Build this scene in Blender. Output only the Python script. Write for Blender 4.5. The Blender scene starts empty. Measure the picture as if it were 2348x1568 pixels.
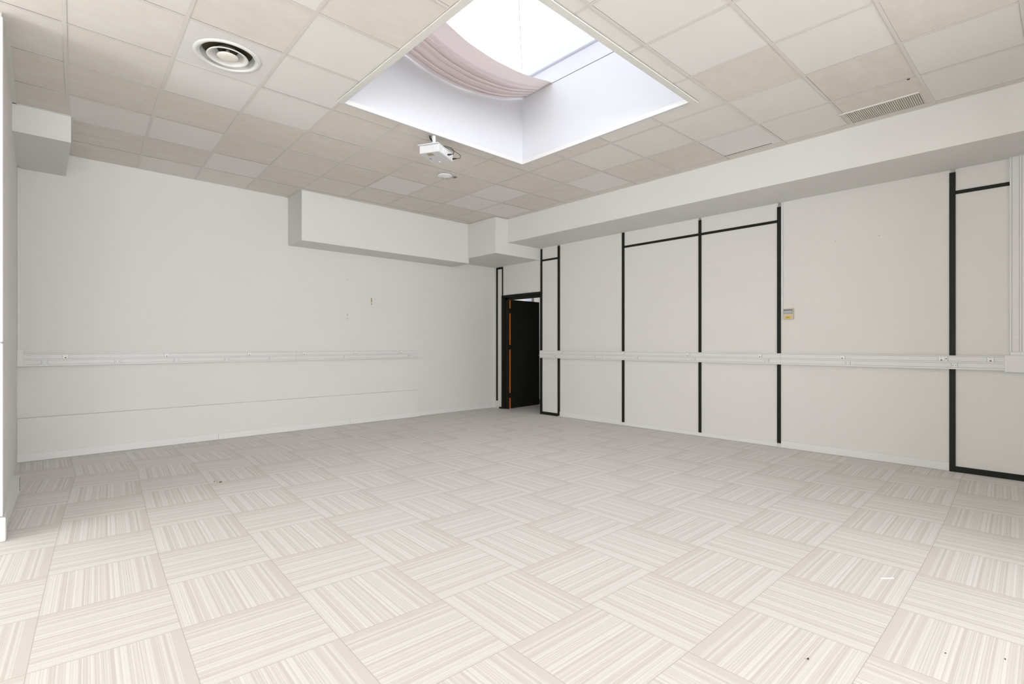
import bpy, bmesh, math, random
from mathutils import Vector, Matrix
random.seed(7)
C = bpy.context.scene.collection
SC = bpy.context.scene

# ------------------------------------------------------------------ camera
TH = 0.816                       # heading measured from the +X axis of the room
FPX = 1148.5                     # focal length in pixels of the 2348 px wide frame
cam_d = bpy.data.cameras.new('camera')
cam = bpy.data.objects.new('camera', cam_d); C.objects.link(cam)
cam_d.sensor_fit = 'HORIZONTAL'; cam_d.sensor_width = 36.0
cam_d.lens = 36.0 * FPX / 2348.0
cam_d.shift_y = 4.8 / 2348.0
cam_d.clip_start = 0.02
cam.location = (0, 0, 1.23)
cam.rotation_euler = (math.pi / 2, 0, TH - math.pi / 2)
SC.camera = cam

# ------------------------------------------------------------------ world and exposure
W = bpy.data.worlds.new('daylight'); SC.world = W
W.use_nodes = True
bg = W.node_tree.nodes['Background']
bg.inputs['Color'].default_value = (0.935, 0.955, 1.01, 1)
bg.inputs['Strength'].default_value = 13.8
SC.view_settings.view_transform = 'Standard'
SC.view_settings.look = 'None'
SC.view_settings.gamma = 1.0
SC.view_settings.use_curve_mapping = False
SC.view_settings.exposure = 0.31

def portal(name, loc, rot, sx, sy):
    d = bpy.data.lights.new(name, 'AREA'); d.shape = 'RECTANGLE'; d.size = sx; d.size_y = sy
    d.cycles.is_portal = True
    o = bpy.data.objects.new(name, d); C.objects.link(o); o.location = loc; o.rotation_euler = rot
    return o

# ------------------------------------------------------------------ room numbers (metres)
XR, YL, YB, XS = 6.42, 7.34, -6.2, -5.0       # right wall, left wall, back wall, side wall
XN, YN = -0.18, 4.46                          # near-left return
ZC = 3.30
SK = (1.89, 4.04, 2.08, 4.12)                 # skylight shaft x0 x1 y0 y1
ZS = 4.06                                     # top of the lined shaft

portal('skylight_portal', ((SK[0]+SK[1])/2, (SK[2]+SK[3])/2, ZS+0.24), (0, 0, 0), SK[1]-SK[0]+.1, SK[3]-SK[2]+.1)
portal('window_portal_back', (-.2, YB-0.10, 1.95), (math.radians(90), 0, 0), 7.4, 1.9)
portal('window_portal_side', (XS-0.10, 3.0, 1.5), (math.radians(90), 0, math.radians(-90)), 2.0, 2.0)

# ------------------------------------------------------------------ materials
def mat(name, col=(.8, .8, .8), rough=.6, spec=.3, metal=0.0):
    m = bpy.data.materials.new(name); m.use_nodes = True
    b = m.node_tree.nodes['Principled BSDF']
    b.inputs['Base Color'].default_value = (*col, 1)
    b.inputs['Roughness'].default_value = rough
    b.inputs['Specular IOR Level'].default_value = spec
    b.inputs['Metallic'].default_value = metal
    return m

def N(m, t, **kw):
    n = m.node_tree.nodes.new(t)
    for k, v in kw.items(): setattr(n, k, v)
    return n
def LK(m, a, b): m.node_tree.links.new(a, b)
def BS(m): return m.node_tree.nodes['Principled BSDF']

def noisy(name, col, amt=.03, scale=2.0, rough=.7, bump=.0, bscale=120., spec=.25, detail=3):
    """plain paint with a faint mottling of its own and a fine surface grain"""
    m = mat(name, col, rough, spec)
    tc = N(m, 'ShaderNodeTexCoord')
    n = N(m, 'ShaderNodeTexNoise'); n.inputs['Scale'].default_value = scale; n.inputs['Detail'].default_value = detail
    LK(m, tc.outputs['Object'], n.inputs['Vector'])
    mx = N(m, 'ShaderNodeMix', data_type='RGBA')
    mx.inputs['A'].default_value = (*[c*(1-amt) for c in col], 1)
    mx.inputs['B'].default_value = (*[min(1, c*(1+amt)) for c in col], 1)
    LK(m, n.outputs['Fac'], mx.inputs['Factor']); LK(m, mx.outputs['Result'], BS(m).inputs['Base Color'])
    if bump:
        n2 = N(m, 'ShaderNodeTexNoise'); n2.inputs['Scale'].default_value = bscale; n2.inputs['Detail'].default_value = 2
        LK(m, tc.outputs['Object'], n2.inputs['Vector'])
        bp = N(m, 'ShaderNodeBump'); bp.inputs['Strength'].default_value = bump; bp.inputs['Distance'].default_value = .002
        LK(m, n2.outputs['Fac'], bp.inputs['Height']); LK(m, bp.outputs['Normal'], BS(m).inputs['Normal'])
    return m

M = {}
M['wall'] = noisy('wall_paint', (.80, .785, .745), .018, .9, .75, .12, 260)
M['soffit'] = noisy('soffit_paint', (.80, .787, .75), .012, .8, .75, .08, 260)
M['panel'] = noisy('panel_paint', (.80, .78, .735), .015, .7, .7, .06, 200)
M['skirt'] = noisy('skirting_paint', (.83, .82, .79), .02, 3.0, .45, .0)
M['pvc'] = mat('trunking_plastic', (.80, .785, .755), .4, .4)
M['pvc_cover'] = mat('trunking_cover_plastic', (.79, .77, .745), .42, .4)
M['plate'] = mat('socket_plastic', (.88, .875, .85), .35, .45)
M['hole'] = mat('socket_hole', (.03, .025, .02), .7, .1)
M['jack'] = mat('jack_brass', (.30, .23, .10), .5, .3)
M['grey_line'] = mat('grey_print', (.40, .39, .38), .6, .1)
M['seam'] = mat('seam_shadow_gap', (.22, .21, .20), .8, .05)
M['dark'] = noisy('black_profile', (.013, .014, .009), .15, 6, .5, 0, spec=.22)
M['door'] = noisy('black_door_laminate', (.012, .011, .009), .25, 2.5, .5, .0, spec=.25)
M['orange'] = noisy('orange_door_edge', (.50, .13, .02), .18, 9, .5, 0)
M['white'] = mat('white_plastic', (.74, .74, .735), .35, .45)
M['white_metal'] = mat('white_enamel', (.82, .805, .77), .35, .4)
M['cable'] = mat('black_cable', (.012, .012, .013), .45, .4)
M['shaft'] = noisy('shaft_lining', (.745, .75, .765), .008, .8, .7, .0)
M['void'] = mat('ceiling_void', (.10, .085, .06), .9, .05)
M['grid'] = mat('ceiling_t_bar', (.76, .715, .68), .5, .2)
M['angle'] = mat('ceiling_edge_trim', (.80, .785, .74), .5, .3)
M['chrome'] = mat('handle_metal', (.55, .56, .58), .25, .5, 1.0)
M['duct'] = mat('diffuser_dark_throat', (.10, .085, .04), .6, .2)
M['grille'] = mat('grille_beige', (.66, .62, .55), .5, .3)
M['grille_gap'] = mat('grille_gap', (.38, .31, .18), .8, .1)
M['thermo'] = mat('aged_cream_plastic', (.66, .55, .38), .45, .35)
M['lcd'] = mat('lcd_glass', (.48, .53, .52), .2, .5)
M['lcd_dark'] = mat('lcd_dark_band', (.12, .12, .09), .3, .4)
M['yellow'] = mat('yellow_sticker', (.68, .52, .02), .5, .3)
M['ink'] = mat('sticker_ink', (.32, .20, .01), .6, .1)
M['brown'] = mat('bare_plaster_chip', (.42, .33, .22), .9, .1)
M['crumb'] = mat('brown_crumb', (.10, .04, .015), .8, .2)
M['paper'] = mat('white_paper', (.90, .90, .90), .6, .2)
M['led'] = mat('blue_led', (.6, .65, 1), .3)
BS(M['led']).inputs['Emission Color'].default_value = (.75, .8, 1, 1); BS(M['led']).inputs['Emission Strength'].default_value = 3.0

# ceiling tiles: one material, each tile's own tone comes from the mesh attribute 'tone'
m = M['tile'] = mat('mineral_fibre_tile', (.7, .68, .64), .85, .12)
at = N(m, 'ShaderNodeAttribute', attribute_name='tone', attribute_type='GEOMETRY')
sep = N(m, 'ShaderNodeSeparateColor'); LK(m, at.outputs['Color'], sep.inputs['Color'])
tc = N(m, 'ShaderNodeTexCoord')
n1 = N(m, 'ShaderNodeTexNoise'); n1.inputs['Scale'].default_value = 4.5; n1.inputs['Detail'].default_value = 5; n1.inputs['Roughness'].default_value = .65
mp = N(m, 'ShaderNodeMapping'); mp.inputs['Scale'].default_value = (1, 2.2, 1)
LK(m, tc.outputs['Object'], mp.inputs['Vector']); LK(m, mp.outputs['Vector'], n1.inputs['Vector'])
mxo = N(m, 'ShaderNodeMix', data_type='RGBA')       # aged tile: beige with paler clouds
mxo.inputs['A'].default_value = (.785, .716, .648, 1); mxo.inputs['B'].default_value = (.820, .773, .704, 1)
rmp = N(m, 'ShaderNodeMapRange'); rmp.inputs['From Min'].default_value = .38; rmp.inputs['From Max'].default_value = .66
LK(m, n1.outputs['Fac'], rmp.inputs['Value']); LK(m, rmp.outputs['Result'], mxo.inputs['Factor'])
mxn = N(m, 'ShaderNodeMix', data_type='RGBA')       # between aged and new by the tile's tone
mxn.inputs['B'].default_value = (.860, .840, .800, 1)
LK(m, mxo.outputs['Result'], mxn.inputs['A']); LK(m, sep.outputs['Red'], mxn.inputs['Factor'])
LK(m, mxn.outputs['Result'], BS(m).inputs['Base Color'])
n2 = N(m, 'ShaderNodeTexNoise'); n2.inputs['Scale'].default_value = 300
LK(m, tc.outputs['Object'], n2.inputs['Vector'])
bp = N(m, 'ShaderNodeBump'); bp.inputs['Strength'].default_value = .12; bp.inputs['Distance'].default_value = .001
LK(m, n2.outputs['Fac'], bp.inputs['Height']); LK(m, bp.outputs['Normal'], BS(m).inputs['Normal'])

# carpet tiles: UV u runs across the stripes, v along them
def carpet_material():
    m = mat('striped_carpet_tile', (.75, .73, .7), .9, .08)
    uv = N(m, 'ShaderNodeUVMap', uv_map='tile')
    sp = N(m, 'ShaderNodeSeparateXYZ'); LK(m, uv.outputs['UV'], sp.inputs['Vector'])
    def math_(op, a, b=None, clamp=False):
        n = N(m, 'ShaderNodeMath', operation=op); n.use_clamp = clamp
        for k, s in enumerate((a, b)):
            if s is None: continue
            if isinstance(s, (int, float)): n.inputs[k].default_value = s
            else: LK(m, s, n.inputs[k])
        return n.outputs[0]
    U, V = sp.outputs['X'], sp.outputs['Y']
    def wn(scale, off):
        f = math_('FLOOR', math_('MULTIPLY_ADD', U, scale)); 
        n = N(m, 'ShaderNodeTexWhiteNoise', noise_dimensions='1D')
        a = math_('ADD', f, off); LK(m, a, n.inputs['W']); return n.outputs['Value']
    def wnf(scale, off):
        a = math_('MULTIPLY', U, scale); f = math_('FLOOR', a); f = math_('ADD', f, off)
        n = N(m, 'ShaderNodeTexWhiteNoise', noise_dimensions='1D'); LK(m, f, n.inputs['W']); return n.outputs['Value']
    s1, s2, s3 = wnf(150, 5.37), wnf(74, 12.1), wnf(23, 61.7)
    v = math_('ADD', math_('MULTIPLY', s1, .48), math_('ADD', math_('MULTIPLY', s2, .42), math_('MULTIPLY', s3, .10)))
    mr = N(m, 'ShaderNodeMapRange'); mr.inputs['From Min'].default_value = .28; mr.inputs['From Max'].default_value = .74
    LK(m, v, mr.inputs['Value']); v = mr.outputs['Result']
    # plain band along one edge, calmer band near the other
    band = math_('LESS_THAN', U, .085); band2 = math_('GREATER_THAN', U, .975)
    v = math_('ADD', math_('MULTIPLY', v, math_('SUBTRACT', 1, band)), math_('MULTIPLY', band, .18))
    v = math_('ADD', math_('MULTIPLY', v, math_('SUBTRACT', 1, band2)), math_('MULTIPLY', band2, .55))
    # woven dashes on some stripes
    cu = math_('SINE', math_('MULTIPLY', V, 2*math.pi*58))
    sel = math_('GREATER_THAN', wnf(41, 21.3), .62)
    tex = math_('MULTIPLY', math_('MULTIPLY', cu, sel), .13)
    v2 = math_('ADD', v, tex)
    mx = N(m, 'ShaderNodeMix', data_type='RGBA')
    mx.inputs['A'].default_value = (.705, .661, .620, 1); mx.inputs['B'].default_value = (.865, .842, .818, 1)
    LK(m, v2, mx.inputs['Factor'])
    # overall faint wear
    tc = N(m, 'ShaderNodeTexCoord'); nz = N(m, 'ShaderNodeTexNoise'); nz.inputs['Scale'].default_value = .9; nz.inputs['Detail'].default_value = 4
    LK(m, tc.outputs['Object'], nz.inputs['Vector'])
    fine = N(m, 'ShaderNodeTexNoise'); fine.inputs['Scale'].default_value = 420; LK(m, tc.outputs['Object'], fine.inputs['Vector'])
    k = math_('ADD', .93, math_('ADD', math_('MULTIPLY', nz.outputs['Fac'], .08), math_('MULTIPLY', fine.outputs['Fac'], .06)))
    hsv = N(m, 'ShaderNodeVectorMath', operation='SCALE'); LK(m, mx.outputs['Result'], hsv.inputs[0]); LK(m, k, hsv.inputs['Scale'])
    vo = N(m, 'ShaderNodeTexVoronoi'); vo.inputs['Scale'].default_value = 5.5; LK(m, tc.outputs['Object'], vo.inputs['Vector'])
    vs_ = N(m, 'ShaderNodeSeparateColor'); LK(m, vo.outputs['Color'], vs_.inputs['Color'])
    speck = math_('MULTIPLY', math_('LESS_THAN', vo.outputs['Distance'], .013), math_('GREATER_THAN', vs_.outputs['Red'], .55))
    k = math_('MULTIPLY', k, math_('SUBTRACT', 1, math_('MULTIPLY', speck, .45)))
    sc2 = N(m, 'ShaderNodeVectorMath', operation='SCALE'); LK(m, mx.outputs['Result'], sc2.inputs[0]); LK(m, k, sc2.inputs['Scale']); hsv = sc2
    # tile joints: a hairline
    e = math_('MINIMUM', math_('MINIMUM', U, math_('SUBTRACT', 1, U)), math_('MINIMUM', V, math_('SUBTRACT', 1, V)))
    jn = math_('LESS_THAN', e, .0035)
    m2 = N(m, 'ShaderNodeMix', data_type='RGBA'); m2.inputs['B'].default_value = (.50, .45, .40, 1)
    LK(m, hsv.outputs[0], m2.inputs['A']); LK(m, math_('MULTIPLY', jn, .7), m2.inputs['Factor'])
    LK(m, m2.outputs['Result'], BS(m).inputs['Base Color'])
    bp = N(m, 'ShaderNodeBump'); bp.inputs['Strength'].default_value = .35; bp.inputs['Distance'].default_value = .0015
    LK(m, v2, bp.inputs['Height']); LK(m, bp.outputs['Normal'], BS(m).inputs['Normal'])
    return m
M['carpet'] = carpet_material()

# cloth of the sagging blind: lets some daylight through
m = M['cloth'] = mat('taupe_blind_cloth', (.86, .80, .785), .85, .1)
tr = N(m, 'ShaderNodeBsdfTranslucent'); tr.inputs['Color'].default_value = (.90, .84, .82, 1)
ms = N(m, 'ShaderNodeMixShader'); ms.inputs['Fac'].default_value = .42
LK(m, BS(m).outputs[0], ms.inputs[1]); LK(m, tr.outputs[0], ms.inputs[2])
LK(m, ms.outputs[0], m.node_tree.nodes['Material Output'].inputs['Surface'])

def clear(name, col, fac):
    m = bpy.data.materials.new(name); m.use_nodes = True
    nt = m.node_tree; nt.nodes.remove(nt.nodes['Principled BSDF'])
    t = N(m, 'ShaderNodeBsdfTransparent'); t.inputs['Color'].default_value = (*col, 1)
    s = N(m, 'ShaderNodeBsdfTranslucent'); s.inputs['Color'].default_value = (.9, .92, .95, 1)
    x = N(m, 'ShaderNodeMixShader'); x.inputs['Fac'].default_value = fac
    LK(m, t.outputs[0], x.inputs[1]); LK(m, s.outputs[0], x.inputs[2])
    LK(m, x.outputs[0], nt.nodes['Material Output'].inputs['Surface'])
    return m
M['dome'] = clear('skylight_acrylic', (.122, .123, .127), .0)
M['film'] = clear('plastic_film', (.66, .66, .68), .30)
M['glass'] = clear('window_glass', (.97, .98, .98), .02)

# ------------------------------------------------------------------ helpers
def BM(): return bmesh.new()
def bx(b, x0, x1, y0, y1, z0, z1, mi=0):
    if x0 > x1: x0, x1 = x1, x0
    if y0 > y1: y0, y1 = y1, y0
    if z0 > z1: z0, z1 = z1, z0
    v = [b.verts.new(p) for p in ((x0,y0,z0),(x1,y0,z0),(x1,y1,z0),(x0,y1,z0),(x0,y0,z1),(x1,y0,z1),(x1,y1,z1),(x0,y1,z1))]
    for f in ((3,2,1,0),(4,5,6,7),(0,1,5,4),(1,2,6,5),(2,3,7,6),(3,0,4,7)):
        F = b.faces.new([v[k] for k in f]); F.material_index = mi
    return b
def box(*a): return bx(BM(), *a)
def lathe(b, prof, seg=48, c=(0,0,0), mi=0, close=False):
    """profile of (r, z) turned round the z axis"""
    rings = []
    for r, z in prof:
        if r < 1e-6: rings.append([b.verts.new((c[0], c[1], c[2]+z))])
        else: rings.append([b.verts.new((c[0]+r*math.cos(2*math.pi*k/seg), c[1]+r*math.sin(2*math.pi*k/seg), c[2]+z)) for k in range(seg)])
    for A, B in zip(rings[:-1], rings[1:]):
        for k in range(seg):
            q = (k+1) % seg
            if len(A) == 1 and len(B) == 1: continue
            if len(A) == 1: vs = [A[0], B[k], B[q]]
            elif len(B) == 1: vs = [A[k], A[q], B[0]]
            else: vs = [A[k], A[q], B[q], B[k]]
            f = b.faces.new(vs); f.smooth = True; f.material_index = mi
    return b
def tube(b, pts, r, seg=10, mi=0):
    """round tube through points (Catmull-Rom smoothed)"""
    P = [Vector(p) for p in pts]; Q = []
    for i in range(len(P)-1):
        p0, p1, p2, p3 = P[max(i-1,0)], P[i], P[i+1], P[min(i+2,len(P)-1)]
        for s in range(8):
            t = s/8
            Q.append(.5*((2*p1)+(p2-p0)*t+(2*p0-5*p1+4*p2-p3)*t*t+(3*p1-p0-3*p2+p3)*t**3))
    Q.append(P[-1]); rings = []
    up = Vector((0,0,1))
    for i, q in enumerate(Q):
        d = (Q[min(i+1,len(Q)-1)]-Q[max(i-1,0)]).normalized()
        a = d.cross(up)
        if a.length < .05: a = d.cross(Vector((1,0,0)))
        a.normalize(); c = d.cross(a)
        rr = r[min(int(i/8), len(r)-1)] if isinstance(r, (list, tuple)) else r
        rings.append([b.verts.new(q+rr*(math.cos(2*math.pi*k/seg)*a+math.sin(2*math.pi*k/seg)*c)) for k in range(seg)])
    for A, B in zip(rings[:-1], rings[1:]):
        for k in range(seg):
            f = b.faces.new([A[k], A[(k+1)%seg], B[(k+1)%seg], B[k]]); f.smooth = True; f.material_index = mi
    b.faces.new(rings[0]); b.faces.new(rings[-1][::-1])
    return b
def tag(o, label=None, cat=None, group=None, kind=None):
    if label: o['label'] = label
    if cat: o['category'] = cat
    if group: o['group'] = group
    if kind: o['kind'] = kind
    return o
def obj(name, b, m, parent=None, bevel=0, recalc=True, seg=2):
    if recalc: bmesh.ops.recalc_face_normals(b, faces=b.faces[:])
    me = bpy.data.meshes.new(name); b.to_mesh(me); b.free()
    for x in (m if isinstance(m, (list, tuple)) else [m]): me.materials.append(x)
    o = bpy.data.objects.new(name, me); C.objects.link(o)
    if parent: o.parent = parent
    if bevel:
        md = o.modifiers.new('bevel', 'BEVEL'); md.width = bevel; md.segments = seg; md.limit_method = 'ANGLE'
    return o
def empty(name, loc=(0,0,0), rz=0, **kw):
    o = bpy.data.objects.new(name, None); C.objects.link(o); o.location = loc; o.rotation_euler = (0,0,rz)
    o.empty_display_size = .1
    return tag(o, **kw)
def struct(name, b, m, label, cat, bevel=0, **kw):
    return tag(obj(name, b, m, None, bevel, **kw), label, cat, kind='structure')
def clone(root, loc, rz=0, label=None):
    r = root.copy(); C.objects.link(r); r.location = loc; r.rotation_euler = (0,0,rz)
    if label: r['label'] = label
    for ch in list(root.children):
        c = ch.copy(); C.objects.link(c); c.parent = r
        for g in ch.children:
            d = g.copy(); C.objects.link(d); d.parent = c
    return r

# measured lattices (metres) of the suspended ceiling and of the carpet tiles
def lattice(cx, cy, ic, jc, lo, hi, step, sgn):
    def ev(c, i, j):
        i = (i-ic)/5.; j = (j-jc)/5.
        return c[0]+c[1]*j+c[2]*j*j+c[3]*i+c[4]*i*j+c[5]*i*i
    def f(i, j):
        a = min(max(i, lo[0]), hi[0]); b = min(max(j, lo[1]), hi[1])
        return (ev(cx, a, b)+(i-a)*step, ev(cy, a, b)+sgn*(j-b)*step)
    return f
CE = lattice([2.466, 0.0543, 0.0399, 3.017, -0.0551, 0.058], [3.7145, 3.0259, 0.032, -0.0506, -0.0111, -0.031], 4, -1, (-1, -8), (9, 5), .6, 1)
FL = lattice([1.9334, -0.0855, 0.0319, 2.4636, 0.1005, 0.0453], [2.9515, -2.479, 0.0106, -0.1561, 0.0942, 0.0529], 4, 4, (-1, -2), (12, 10), .5, -1)

def clip(poly, ax, val, keep_less):
    out = []
    for k in range(len(poly)):
        a, b = poly[k], poly[(k+1) % len(poly)]
        ia = (a[ax] <= val) == keep_less; ib = (b[ax] <= val) == keep_less
        if ia: out.append(a)
        if ia != ib and abs(b[ax]-a[ax]) > 1e-9:
            t = (val-a[ax])/(b[ax]-a[ax]); out.append(tuple(a[q]+t*(b[q]-a[q]) for q in range(len(a))))
    return out
def outside(poly, x0, x1, y0, y1):
    """the pieces of a convex polygon that lie outside a rectangle"""
    res = [clip(poly, 0, x0, True), clip(poly, 0, x1, False)]
    mid = clip(clip(poly, 0, x0, False), 0, x1, True)
    if len(mid) > 2: res += [clip(mid, 1, y0, True), clip(mid, 1, y1, False)]
    return [p for p in res if len(p) > 2]
def inside(poly, x0, x1, y0, y1):
    for ax, v, k in ((0, x0, False), (0, x1, True), (1, y0, False), (1, y1, True)):
        if len(poly) > 2: poly = clip(poly, ax, v, k)
    return poly if len(poly) > 2 else None
def area(p): return abs(sum(p[k][0]*p[(k+1)%len(p)][1]-p[(k+1)%len(p)][0]*p[k][1] for k in range(len(p))))/2

# ------------------------------------------------------------------ floor
b = BM(); uvl = b.loops.layers.uv.new('tile')
for i in range(-12, 15):
    for j in range(-8, 25):
        q = [FL(i, j), FL(i+1, j), FL(i+1, j+1), FL(i, j+1)]
        loc = [(0, 0), (1, 0), (1, 1), (0, 1)]
        poly = [(*q[k], *loc[k]) for k in range(4)]
        poly = inside(poly, XS-.1, 8.3, YB-.1, 9.6)
        if not poly or area(poly) < 1e-5: continue
        odd = (i+j) % 2
        f = b.faces.new([b.verts.new((p[0], p[1], 0)) for p in poly])
        for l, p in zip(f.loops, poly):
            l[uvl].uv = (1-p[2], p[3]) if odd else (p[3], p[2])
bmesh.ops.recalc_face_normals(b, faces=b.faces[:])
for f in b.faces:
    if f.normal.z < 0: f.normal_flip()
struct('floor', b, M['carpet'], 'pale grey-beige striped carpet tiles laid in a chequered pattern', 'floor', recalc=False)
struct('trim_1', box(XS-.3, 8.4, YB-.3, 9.7, -.12, -.004), M['void'], 'floor slab under the carpet tiles', 'floor slab')

# ------------------------------------------------------------------ ceiling
LIGHT = {(1,-1):1.,(1,0):.95,(1,2):1.,(1,4):.75,(0,2):.85,(2,-1):.95,(2,0):.9,(2,3):.9,(2,4):.6,(2,-2):.95,(1,-3):1.,(0,-2):.5,(0,-1):.35,(-1,0):.35,
  (5,2):1.,(7,1):.95,(7,2):.95,(8,2):.85,(8,-1):.95,(8,-4):1.,(8,-5):.85,(8,-7):.8,(7,-2):.8,(7,-3):.8,(7,-4):.82,(7,-5):.85,(7,-7):.85,
  (6,-3):.7,(6,-4):.78,(6,-6):.9,(5,-5):1.,(5,-6):.8,(5,-4):.8,(4,-5):.82,(4,-4):.8,(4,-6):.7,(3,-5):.8,(3,-4):.8,(6,-9):.9,(5,-8):1.,(0,-4):.9}
DARK = {(0,0):.25,(0,1):.1,(2,-3):.1,(3,0):.12,(8,0):0,(8,1):0,(8,-2):0,(8,-3):0,(8,-6):0,(7,-6):0,(6,-5):0,(6,-7):0}
GR = (5.262, 5.552, .705, 1.275)     # air grille opening
DET = (3.62, 5.05)
b = BM(); tone = b.loops.layers.float_color.new('tone')
def tile_face(poly, z, t):
    if area(poly) < 1e-5: return
    f = b.faces.new([b.verts.new((p[0], p[1], z)) for p in poly])
    for l in f.loops: l[tone] = (t, t, t, 1)
for i in range(-10, 10):
    for j in range(-18, 6):
        g = .0118
        dx, dy = random.uniform(-.0012, .0012), random.uniform(-.0012, .0012)
        q = [CE(i+g/.6, j+g/.6), CE(i+1-g/.6, j+g/.6), CE(i+1-g/.6, j+1-g/.6), CE(i+g/.6, j+1-g/.6)]
        poly = [(x+dx, y+dy) for x, y in q]
        t = LIGHT.get((i, j), DARK.get((i, j), random.choice([0, .05, .1, .75]) if j < -7 else random.uniform(0, .1)))
        poly = inside(poly, XS, 6.6, YB, YL+.05)
        if not poly: continue
        if (i, j) == (1, -1): continue                    # the diffuser plate fills this bay
        for p in outside(poly, *SK):
            if (i, j) == (8, -6):
                for pp in outside(p, *GR): tile_face(pp, 3.306, t)
            else: tile_face(p, 3.306, t)
bmesh.ops.recalc_face_normals(b, faces=b.faces[:])
for f in b.faces:
    if f.normal.z > 0: f.normal_flip()
ceil = struct('ceiling', b, M['tile'], 'suspended ceiling of mixed aged beige and newer white mineral tiles', 'ceiling', recalc=False)
# T bars
b = BM()
def bar(p, q, w, z0, z1):
    d = Vector((q[0]-p[0], q[1]-p[1])); d.normalize(); n = Vector((-d.y, d.x))*w/2
    poly = [(p[0]+n.x, p[1]+n.y), (q[0]+n.x, q[1]+n.y), (q[0]-n.x, q[1]-n.y), (p[0]-n.x, p[1]-n.y)]
    poly = inside(poly, XS, 5.66, YB, YL)
    if not poly: return
    for r in outside(poly, *SK):
        if area(r) < 1e-6: continue
        lo = [b.verts.new((x, y, z0)) for x, y in r]; hi = [b.verts.new((x, y, z1)) for x, y in r]
        b.faces.new(lo); b.faces.new(hi[::-1])
        for k in range(len(r)): b.faces.new([lo[k], hi[k], hi[(k+1)%len(r)], lo[(k+1)%len(r)]])
for i in range(-10, 10):
    for j in range(-18, 5): bar(CE(i, j), CE(i, j+1), .024, 3.3032, 3.305)
for j in range(-18, 5):
    for i in range(-10, 10): bar(CE(i, j), CE(i+1, j), .022, 3.3030, 3.3045)
obj('ceiling_grid', b, M['grid'], ceil)
b = BM()
for r in outside([(XS-.3, YB-.3), (6.9, YB-.3), (6.9, YL+.3), (XS-.3, YL+.3)], SK[0]-.03, SK[1]+.03, SK[2]-.03, SK[3]+.03):
    xs = [p[0] for p in r]; ys = [p[1] for p in r]
    bx(b, min(xs), max(xs), min(ys), max(ys), 3.345, 3.40)
obj('ceiling_void', b, M['void'], ceil)
# raised / slipped tile showing a dark slit beside the right soffit
b = BM(); bx(b, 5.50, 5.512, 1.93, 2.42, 3.3048, 3.3056); bx(b, 4.93, 4.95, .72, .738, 3.298, 3.3); 
bx(b, 3.853, 3.867, 1.885, 1.892, 3.3050, 3.3058)
obj('dark_slit', b, M['void'], ceil)
# edge trims of the ceiling
b = BM(); z0, z1 = 3.301, 3.304
bx(b, XN, XN+.028, YN+.1, 6.08, z0, z1); bx(b, .20, .222, 6.08, YL, z0, z1); bx(b, XN, .2, 6.06, 6.08, z0, z1)
bx(b, .2, 2.55, YL-.012, YL, z0, z1); bx(b, 2.528, 2.55, 6.83, YL, z0, z1); bx(b, 2.55, 5.38, 6.812, 6.83, z0, z1)
bx(b, 5.635, 5.655, YB, 6.11, z0, z1)
obj('edge_trim', b, M['angle'], ceil)

# ------------------------------------------------------------------ walls and soffits
T = .2; SY = (2.0, 4.0)
struct('wall_left', box(XS-T, 6.62, YL, YL+T, 0, 3.6), M['wall'], 'long plain white painted wall on the left', 'wall')
b = BM()
bx(b, XR, XR+.07, YB, 6.045, 0, 3.36); bx(b, XR, XR+.07, 6.045, 7.10, 2.155, 3.36); bx(b, XR, XR+.07, 7.10, YL+.0, 0, 3.36)
struct('wall_right', b, M['panel'], 'white partition wall of tall panels on the right', 'wall')
def wall_with_hole(a0, a1, z1, h0, h1, hz0, hz1, fn):
    b = BM()
    for (p, q, r, s) in ((a0, h0, 0, z1), (h1, a1, 0, z1), (h0, h1, 0, hz0), (h0, h1, hz1, z1)): fn(b, p, q, r, s)
    return b
struct('wall_back', wall_with_hole(XS-T, 6.62, 3.6, -3.8, 3.4, 1.0, 2.9, lambda b, p, q, r, s: bx(b, p, q, YB-T, YB, r, s)), M['wall'], 'white back wall with a window band sized for the light', 'wall')
struct('wall_side', wall_with_hole(YB, YN, 3.6, SY[0], SY[1], .5, 2.5, lambda b, p, q, r, s: bx(b, XS-T, XS, p, q, r, s)), M['wall'], 'white side wall with an added window band', 'wall')
struct('wall_back_blocker', box(3.7, XR, YB, -1.1, 0, 3.36), M['wall'], 'unseen white wall block added to shade the near right wall', 'wall')  # added out of view to block window light from the near right
struct('trim_2', box(XS-T, XN, YN+.02, YL, 0, 3.36), M['wall'], 'white wall return at the far left edge', 'wall return')
b = BM(); bx(b, -.9, XN+.008, YN-.012, YN+.06, .155, 1.235); bx(b, -.9, XN+.008, YN-.012, YN+.06, 1.242, 3.27)
struct('trim_3', b, M['skirt'], 'bright white casing panels on the end of the wall return', 'casing', bevel=.006)
struct('baseboard_return', box(-.9, XN+.022, YN-.03, YN+.10, 0, .152), M['skirt'], 'tall white baseboard wrapping the wall return corner', 'baseboard', bevel=.01)

struct('trim_4', box(XN, .2, 6.08, YL, 3.065, 3.32), M['soffit'], 'small boxed soffit in the upper left corner', 'soffit')
struct('trim_5', box(2.55, 5.40, 6.83, YL, 2.625, 3.30), M['soffit'], 'long boxed soffit high on the left wall', 'soffit')
struct('trim_6', box(5.38, XR, 6.11, YL, 2.712, 3.30), M['soffit'], 'boxed soffit filling the far ceiling corner above the door', 'soffit')
struct('trim_7', box(5.655, XR, YB, 6.112, 2.915, 3.31), M['soffit'], 'long soffit running along the top of the right wall', 'soffit')
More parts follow.
